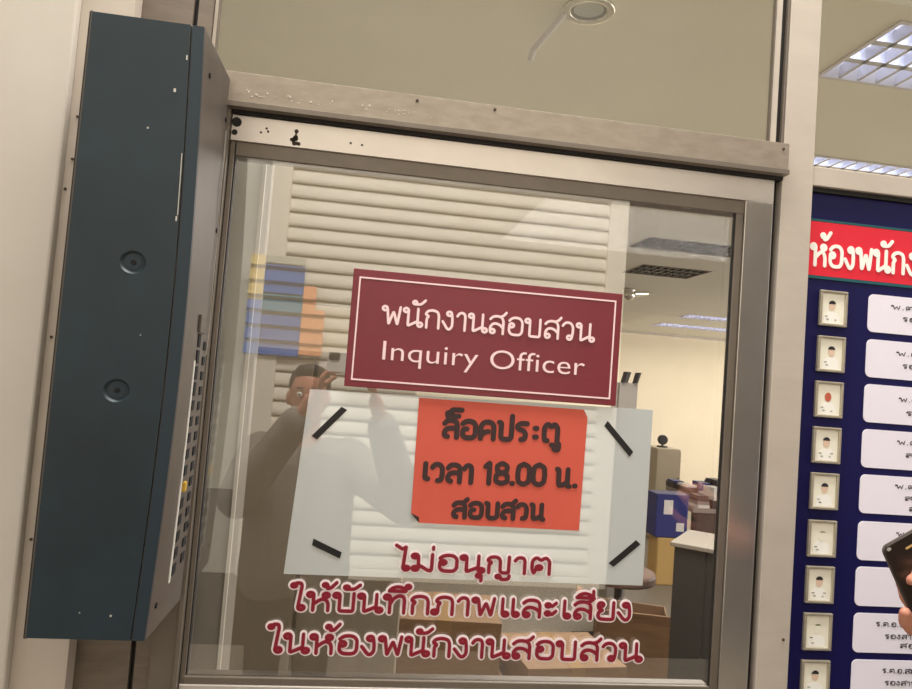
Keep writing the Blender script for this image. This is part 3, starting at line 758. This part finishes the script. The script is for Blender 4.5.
k = MB(); k.cyl((0, 0, 0), (0, 0, .015), .06, M_darkcl); k.build('base', f)
k = MB(); k.cyl((0, 0, .015), (0, 0, .05), .012, M_darkcl, 10); k.build('stand', f)
k = MB(); k.cyl((0, -.03, .085), (0, .03, .085), .055, M_darkcl, 20); k.build('fan_head', f, .01)
# monitors, papers, clutter on the far table
f = empty('computer_monitor', (4.52, 5.20, .641), 'dark monitor standing toward the right of the far table, behind the door stile', 'monitor', rz=.4)
k = MB(); k.box(-.12, .12, -.08, .08, 0, .015, M_darkcl); k.build('base', f)
k = MB(); k.box(-.02, .02, -.01, .01, .015, .12, M_darkcl); k.build('stand', f)
k = MB(); k.box(-.20, .20, -.015, .015, .10, .36, M_darkcl); k.build('screen', f, .005)
random.seed(11)
for i in range(9):
    x = 3.10 + (i % 4)*.14; z = .641; y = 4.76 + (i//4)*.235
    h = random.uniform(.03, .16) + .05*(i//4)
    f = empty('paper_stack', (x, y, z), 'loose paper stack number-less %d' % i, 'papers', 'paper stacks on the far table', rz=random.uniform(-.12, .12))
    f['label'] = '%s paper pile %s of the far cluttered table' % (['leftmost', 'second', 'third', 'rightmost'][i % 4], ['in the front row', 'in the middle row', 'in the back row'][i//4])
    k = MB()
    for j in range(3):
        dx, dy = random.uniform(-.015, .015), random.uniform(-.01, .01)
        k.box(-.055+dx*.4, .055+dx*.4, -.10+dy*.4, .10+dy*.4, h*j/3, h*(j+1)/3-.001, [M_paper, M_greyp, M_darkcl, M_deskf][(i*2+j) % 4])
    k.build('sheets', f)
    k = MB(); k.box(-.05, .05, -.09, .08, h, h+.02+.05*(i % 2), [M_darkcl, M_paper, M_blue][i % 3]); k.build('folder', f)
simple_box('storage_box', 4.10, 5.12, .641, .35, .2, .26, M_greyp, 'grey storage box standing near the middle of the far table', 'box')
f = empty('office_printer', (5.0, 5.15, .641), 'dark printer with a paper tray at the back right of the far table', 'printer')
k = MB(); k.box(-.21, .21, -.12, .12, 0, .18, M_darkcl); k.build('body', f, .015)
k = MB(); k.box(-.13, .13, -.20, -.121, .03, .045, M_greyp); k.build('tray', f, .003)
k = MB(); k.box(-.12, .12, .02, .06, .18, .30, M_paper); k.build('paper', f)
# small grey wall rack behind sign corner
f = empty('magazine_rack', (1.95, 3.75, 0), 'grey floor rack with upright dividers, its top beside the maroon sign corner', 'rack')
k = MB(); k.box(-.07, .07, -.08, .08, 0, 1.68, M_greyp); k.build('body', f, .004)
for dx in (-.055, -.01, .035):
    k = MB(); k.add([(dx, -.05, 1.68), (dx+.012, -.05, 1.68), (dx+.035, -.05, 1.76), (dx+.02, -.05, 1.76)], [(0, 1, 2, 3)], M_darkcl); o = k.build('divider', f); o.modifiers.new('s', 'SOLIDIFY').thickness = .08
# office chair
f = empty('office_chair', (1.70, 3.0, 0), 'dark office chair with a round brown seat left of the desk', 'chair')
k = MB(); k.cyl((0, 0, .44), (0, 0, .51), .22, M_seat, 28); k.build('seat', f, .02)
k = MB(); k.cyl((0, 0, .09), (0, 0, .44), .025, M_darkcl, 12); k.build('gas_column', f)
k = MB(); k.box(-.20, .20, .19, .23, .55, .98, M_darkcl); k.build('backrest', f, .02)
k = MB(); k.tube([(0, .10, .45), (0, .25, .46), (0, .25, .75)], .015, M_darkcl, 8); k.build('back_bar', f)
for a in range(5):
    k = MB(); t = a*2*math.pi/5+.3; k.tube([(0, 0, .11), (.27*math.cos(t), .27*math.sin(t), .07)], .018, M_darkcl, 8); k.sphere((.27*math.cos(t), .27*math.sin(t), .03), .03, M_darkcl, 12, 8); k.build('leg', f)

# ============================================================ CORRIDOR BEHIND THE CAMERA (seen as reflection in the glass)
f = empty('louvred_shutter', (.48, -2.9, .42), 'pale louvred metal shutter on the corridor wall, mirrored in the door glass', 'shutter')
k = MB(); W_ = 1.02
zt = 2.95
n = int((zt-.42-.12)/.0845)
for i in range(n):
    z = .06 + i*.0845
    # curved slat, lower edge out
    pr = [(-.004, .0845), (.014, .080), (.027, .066), (.034, .048), (.038, .030), (.038, .014), (.032, .004), (.024, .002), (.026, .030), (.016, .056), (-.004, .074)]
    vs = [(-W_+.06, p[0], z+p[1]) for p in pr] + [(W_-.06, p[0], z+p[1]) for p in pr]
    m_ = len(pr)
    k.add(vs, [tuple(range(m_)), tuple(range(2*m_-1, m_-1, -1))] + [(j, (j+1) % m_, (j+1) % m_+m_, j+m_) for j in range(m_)], M_shut)
k.build('slats', f)
k = MB(); H_ = zt-.42
for b in ((-W_-.06, -W_+.06, 0, H_), (W_-.06, W_+.06, 0, H_), (-W_+.06, W_-.06, 0, .06), (-W_+.06, W_-.06, H_-.06, H_)): k.box(b[0], b[1], -.02, .055, b[2], b[3], M_shut)
k.build('frame', f, .004)
k = MB(); k.box(-W_+.06, W_-.06, -.05, -.03, .06, H_-.06, M_shut); k.build('back_panel', f)

f = empty('printed_banner', (-.60, -2.80, 1.66), 'blue and orange printed sheet lying over the shutter slats, mirrored left of the sign', 'banner')
def draped(name, x0, x1, z0, z1, m, off=.040):
    """thin print following the slat profile"""
    k = MB(); prof = []
    z = z0
    while z <= z1 + 1e-6:
        tt = ((z-.48) % .0845)/.0845      # 0 at a slat's lower lip
        prof.append((-2.9 + .046 - .030*tt + off, z)); z += .0845/10
    A = [(x0+.60, p[0]+2.80, p[1]-1.66) for p in prof]; B_ = [(x1+.60, p[0]+2.80, p[1]-1.66) for p in prof]
    n = len(A)
    k.add(A+B_, [(i, i+1, n+i+1, n+i) for i in range(n-1)], m)
    o = k.build(name, f); o.modifiers.new('s', 'SOLIDIFY').thickness = .002
draped('yellow_panel', -.665, -.585, 1.98, 2.24, M_py); draped('blue_edge', -.665, -.585, 1.66, 1.978, M_pb)
draped('white_heading', -.583, -.36, 2.19, 2.24, M_pb2); draped('blue_panel', -.583, -.36, 2.02, 2.188, M_pb)
draped('green_panel', -.583, -.36, 1.90, 2.018, M_pg); draped('blue_panel', -.583, -.36, 1.66, 1.898, M_pb)
draped('orange_panel', -.358, -.285, 1.68, 2.08, M_po); draped('orange_panel', -.283, -.23, 1.68, 1.95, M_po)

# ============================================================ PEOPLE
def capsules(chains, voxel, material, name, parent=None, extra=None, smooth=4):
    """a body grown from joint chains [(point, radius), ...] merged into one skin"""
    bm = bmesh.new()
    def sph(c, r, sc=(1, 1, 1), rot=None):
        Mx = Matrix.Translation(c) @ (rot or Matrix.Identity(4)) @ Matrix.Diagonal((r*sc[0], r*sc[1], r*sc[2], 1))
        bmesh.ops.create_icosphere(bm, subdivisions=2, radius=1, matrix=Mx)
    for ch in chains:
        for (p, r) in ch: sph(Vector(p), r)
        for (p, r), (q, s_) in zip(ch, ch[1:]):
            p = Vector(p); q = Vector(q); dd = q-p
            if dd.length < 1e-5: continue
            rot = dd.to_track_quat('Z', 'Y').to_matrix().to_4x4()
            bmesh.ops.create_cone(bm, cap_ends=True, segments=16, radius1=r, radius2=s_, depth=dd.length, matrix=Matrix.Translation((p+q)/2) @ rot)
    for (c_, r, sc) in (extra or []): sph(Vector(c_), r, sc)
    me = bpy.data.meshes.new(name); bm.to_mesh(me); bm.free()
    o = bpy.data.objects.new(name, me); COL.objects.link(o)
    m1 = o.modifiers.new('r', 'REMESH'); m1.mode = 'VOXEL'; m1.voxel_size = voxel
    m2 = o.modifiers.new('s', 'SMOOTH'); m2.factor = .5; m2.iterations = smooth
    dg = bpy.context.evaluated_depsgraph_get(); dg.update()
    me2 = bpy.data.meshes.new_from_object(o.evaluated_get(dg)); bpy.data.objects.remove(o)
    me2.materials.clear(); me2.materials.append(material)
    for p in me2.polygons: p.use_smooth = True
    ob = bpy.data.objects.new(name, me2); COL.objects.link(ob)
    if parent: ob.parent = parent
    return ob
def hand(wrist, palm_dir, across, curl_dir, curls=(.9, .9, .9, .9), thumb_curl=.4, scale=1.0):
    """chains for a palm, four bent fingers and a thumb"""
    w = Vector(wrist); d = Vector(palm_dir).normalized(); a = Vector(across); a = (a - d*a.dot(d)).normalized()
    n = Vector(curl_dir); n = (n - d*n.dot(d) - a*n.dot(a)).normalized()
    s = scale; ch = []
    lens = (.068, .078, .073, .056)
    for i in range(4):
        off = (-.027 + i*.0185)*s
        k0 = w + d*.022*s + a*off*.7; kn = w + d*(.088 - abs(i-1.2)*.005)*s + a*off
        ch.append([(k0, .013*s), (kn, .0105*s)])
        Lf = lens[i]*s; c0 = curls[i]
        p = kn; ang = 0; r = .0092*s
        fc = [(p, .0095*s)]
        for frac, bend in ((.45, .45), (.30, .85), (.25, .6)):
            ang += c0*bend
            p = p + (d*math.cos(ang) + n*math.sin(ang))*Lf*frac; r *= .93
            fc.append((p, r))
        ch.append(fc)
    t0 = w + d*.025*s - a*.022*s
    t1 = t0 + (d*.6 - a*.75 + n*.25).normalized()*.036*s
    t2 = t1 + (d*.85 - a*.35 + n*(.3+thumb_curl)).normalized()*.032*s
    t3 = t2 + (d*.85 - a*.0 + n*(.3+thumb_curl)).normalized()*.025*s
    ch.append([(t0, .014*s), (t1, .0115*s), (t2, .0100*s), (t3, .0085*s)])
    return ch
def person(name, label, head, facing, sh_y, armL, armR, handL, handR, foot, shirt_m, vox=.007, bulk=1.0):
    """head: centre of head; facing: angle about z (0 looks +y)"""
    root = bpy.data.objects.new(name, None)
    hx, hy, hz = head
    ca, sa = math.cos(facing), math.sin(facing)
    def W(x, y, z): return Vector((hx + x*ca - y*sa, hy + x*sa + y*ca, z))
    nk = hz-.115; sh = hz-.245; hip = hz*.535; knee = hz*.29
    SL, SR = W(-.175, -.02, sh), W(.175, -.02, sh)
    body = []
    body.append([(W(0, 0, hz-.03), .066), (W(0, -.02, nk), .056), (W(0, -.03, sh+.02), .07)])
    body.append([(W(-.13, -.02, sh), .062), (W(.13, -.02, sh), .062)])
    for s in (-1, 1):
        body.append([(W(.085*s, -.02, sh-.03), .088), (W(.075*s, -.02, sh-.20), .088), (W(.070*s, -.02, hip+.10), .085), (W(.080*s, -.02, hip), .092)])
        body.append([(W(.085*s, -.02, hip-.02), .085), (W(.095*s, .0, knee), .056), (W(.095*s, -.02, .09), .038), (W(.095*s, -.03, .05), .036), (W(.10*s, .11, .03), .027)])
    for (S_, E_, H_) in ((SL, armL, handL[0]), (SR, armR, handR[0])):
        body.append([(S_, .055), (Vector(E_), .040), (Vector(H_), .027)])
    for h_ in (handL, handR): body += hand(*h_)
    fr = lambda x, y, z: (tuple(W(x, y, z)))
    ext = [(fr(0, 0, hz+.03), 1, (.078, .092, .095)), (fr(0, .012, hz-.03), 1, (.062, .078, .08)), (fr(0, .05, hz-.085), 1, (.032, .032, .028)),
           (fr(0, .098, hz-.015), 1, (.014, .018, .022)), (fr(0, .103, hz-.028), 1, (.018, .012, .010)),
           (fr(-.080, -.005, hz-.01), 1, (.012, .022, .034)), (fr(.080, -.005, hz-.01), 1, (.012, .022, .034))]
    b = capsules(body, vox, M_skin, name, None, ext, 3)
    tag(b, label, 'person')
    # face details and hair
    k = MB()
    for s in (-1, 1):
        c_ = W(.031*s, .080, hz+.008); k.sphere(c_, .012, M_eye, 12, 8); c2 = W(.031*s, .089, hz+.008); k.sphere(c2, .0052, M_iris, 10, 6)
    k.build('eyes', b, smooth=True)
    k = MB()
    for s in (-1, 1): k.sphere(W(.031*s, .088, hz+.034), .017, M_hairm, 10, 6, (1, .4, .25))
    k.build('eyebrows', b, smooth=True)
    k = MB(); k.sphere(W(0, .090, hz-.058), .024, M_lips, 12, 8, (1, .4, .3)); k.build('lips', b, smooth=True)
    capsules([], .008, M_hairm, 'hair', b, [(fr(0, -.018, hz+.048), 1, (.090, .094, .090)), (fr(0, -.045, hz-.01), 1, (.080, .066, .095)), (fr(0, .045, hz+.105), 1, (.062, .038, .030))], 3)
    # clothes
    sh_ch = [[(W(-.14, -.02, sh), .072), (W(.14, -.02, sh), .072)]]
    bw = bulk
    for s, S_, E_, H_ in ((-1, SL, armL, handL[0]), (1, SR, armR, handR[0])):
        sh_ch.append([(W(.085*s*bw, -.02, sh-.03), .100*bw), (W(.078*s*bw, -.02, sh-.20), .108*bw), (W(.075*s*bw, -.02, hip+.06), .112*bw), (W(.08*s*bw, -.02, hip-.03), .113*bw)])
        E_ = Vector(E_); H_ = Vector(H_)
        sh_ch.append([(S_, .078*bw), (E_, .068*bw), (E_.lerp(H_, .78), .050*bw)])
    capsules(sh_ch, .009, shirt_m, 'shirt', b, None, 4)
    tr = []
    for s in (-1, 1): tr.append([(W(.075*s, -.02, hip), .105), (W(.085*s, -.02, hip-.05), .100), (W(.095*s, 0, knee), .073), (W(.095*s, -.02, .10), .060)])
    capsules(tr, .010, M_trous, 'trousers', b, None, 4)
    for s in (-1, 1):
        capsules([[(W(.095*s, -.04, .048), .046), (W(.10*s, .06, .042), .042), (W(.10*s, .14, .034), .032)]], .007, M_shoe, 'shoe', b, None, 3)
    return b
# photographer, facing the door; hands raised to the phone
person('person', 'person in a grey shirt raising a phone, faintly mirrored in the door glass', (-.20, -1.68, 1.49), 0, 0,
       (-.43, -1.57, 1.08), (.22, -1.56, 1.09),
       ((-.155, -1.325, 1.50), (.30, .1, 1.0), (0, 1, 0), (1, 0, 0), (.9, .9, .9, .9), .3),
       ((.065, -1.325, 1.50), (-.25, .1, 1.0), (0, 1, 0), (-1, 0, 0), (.9, .9, .9, .9), .3), None, M_shirt, .007, 1.18)
f = empty('mobile_phone', (-.045, -1.264, 1.635), 'white cased phone held sideways in the reflection left of the sign', 'phone')
k = MB(); k.prism(rrect(-.074, .074, -.037, .037, .010), -.004, .004, M_phonew); k.build('case', f, .002)
k = MB(); k.prism(rrect(-.068, -.030, .004, .032, .006), .004, .0062, M_black); k.build('camera_bump', f)

# bystander with a dark phone at the right edge of the frame
ph0 = Vector((.732, -.35, 1.415))                       # the corner pointing left
u = Vector((.872, 0, .490)).normalized(); v = Vector((.58, 0, -.815)).normalized()
v = (v - u*u.dot(v)).normalized()
f = empty('mobile_phone', tuple(ph0), 'dark bronze phone tilted in front of the name cards at the right edge', 'phone')
rot = Matrix((( u.x, 0, v.x), (0, 1, 0), (u.z, 0, v.z)))
def onphone(pts): return [(u.x*a+v.x*b, u.z*a+v.z*b) for a, b in pts]
k = MB(); k.prism(onphone(rrect(0, .074, 0, .152, .010))[::-1], -.004, .004, M_phone); k.build('case', f, .0015)
k = MB(); k.prism(onphone(rrect(.030, .052, .0145, .0172, .001))[::-1], -.0046, -.0039, M_tan); k.prism(onphone(rrect(.004, .010, .003, .007, .0015))[::-1], -.0046, -.0039, M_chip); k.build('mark', f)
k = MB(); k.prism(onphone(rrect(-.0006, .0746, -.0006, .1526, .010))[::-1], -.0012, .0012, M_taupe); k.build('side_band', f)
wr = ph0 + u*.062 + v*.175 + Vector((0, .030, 0))
palm = (-v*1.0 - u*.15)
person('person', 'person in a dark blue shirt whose fingers grip the dark phone at right', (1.42, -.62, 1.60), R(35), 0,
       (1.28, -.42, 1.12), (1.62, -.50, 1.05),
       (tuple(wr), tuple(palm), tuple(u), (0, -1, .0), (.75, .8, .85, .9), .2),
       ((1.66, -.38, .84), (0, .1, -1), (0, 1, 0), (-1, 0, 0), (.4, .4, .4, .4), .1), None, M_shirt2, .0045)
# fingers that wrap the long left side of the phone belong to the same person's other grip

# ============================================================ LIGHT
wd = bpy.data.worlds.new('daylight'); S.world = wd; wd.use_nodes = True
bg = wd.node_tree.nodes['Background']; bg.inputs[0].default_value = (1.0, .975, .955, 1); bg.inputs[1].default_value = 1.15
def area(name, loc, rot, sx, sy, power, col):
    l = bpy.data.lights.new(name, 'AREA'); l.shape = 'RECTANGLE'; l.size = sx; l.size_y = sy; l.energy = power; l.color = col
    o = bpy.data.objects.new(name, l); COL.objects.link(o); o.location = loc; o.rotation_euler = rot; return o
# overhead area lamp added to brighten the shutter for its reflection
area('shutter_fill', (.3, -.5, 4.3), (R(-38), 0, 0), 3.0, .8, 215, (1, .97, .92))
# room: unseen fill lamps added to brighten its ceiling and back wall
area('room_fill_side', (8.7, 4.5, 1.6), (0, R(90), 0), 2.0, 8.0, 300, (1, .98, .95))
area('room_fill_far', (5.2, 7.6, 2.5), (0, 0, 0), 4, 3, 90, (1, .93, .80))
area('room_fill_near', (1.6, 2.2, 2.5), (0, 0, 0), 1.6, 1.6, 90, (1, .97, .92))

# ============================================================ CAMERA
yaw, pit, rol = R(7.592), R(2.950), R(4.3946)
fw = Vector((math.sin(yaw)*math.cos(pit), math.cos(yaw)*math.cos(pit), math.sin(pit)))
r0 = Vector((math.cos(yaw), -math.sin(yaw), 0)); u0 = r0.cross(fw)
r = r0*math.cos(rol) + u0*math.sin(rol); up = -r0*math.sin(rol) + u0*math.cos(rol)
cam = bpy.data.cameras.new('camera'); cam.sensor_width = 36; cam.lens = 700/912*36; cam.clip_start = .01; cam.clip_end = 100
co = bpy.data.objects.new('camera', cam); COL.objects.link(co)
mw = Matrix.Identity(4)
for i in range(3): mw[i][0] = r[i]; mw[i][1] = up[i]; mw[i][2] = -fw[i]
mw.translation = Vector((0, -1.24, 1.6)); co.matrix_world = mw
S.camera = co
vs_ = S.view_settings; vs_.view_transform = 'Standard'; vs_.look = 'None'; vs_.gamma = 1; vs_.exposure = 0.0; vs_.use_curve_mapping = False
S.cycles.max_bounces = 10; S.cycles.transparent_max_bounces = 16
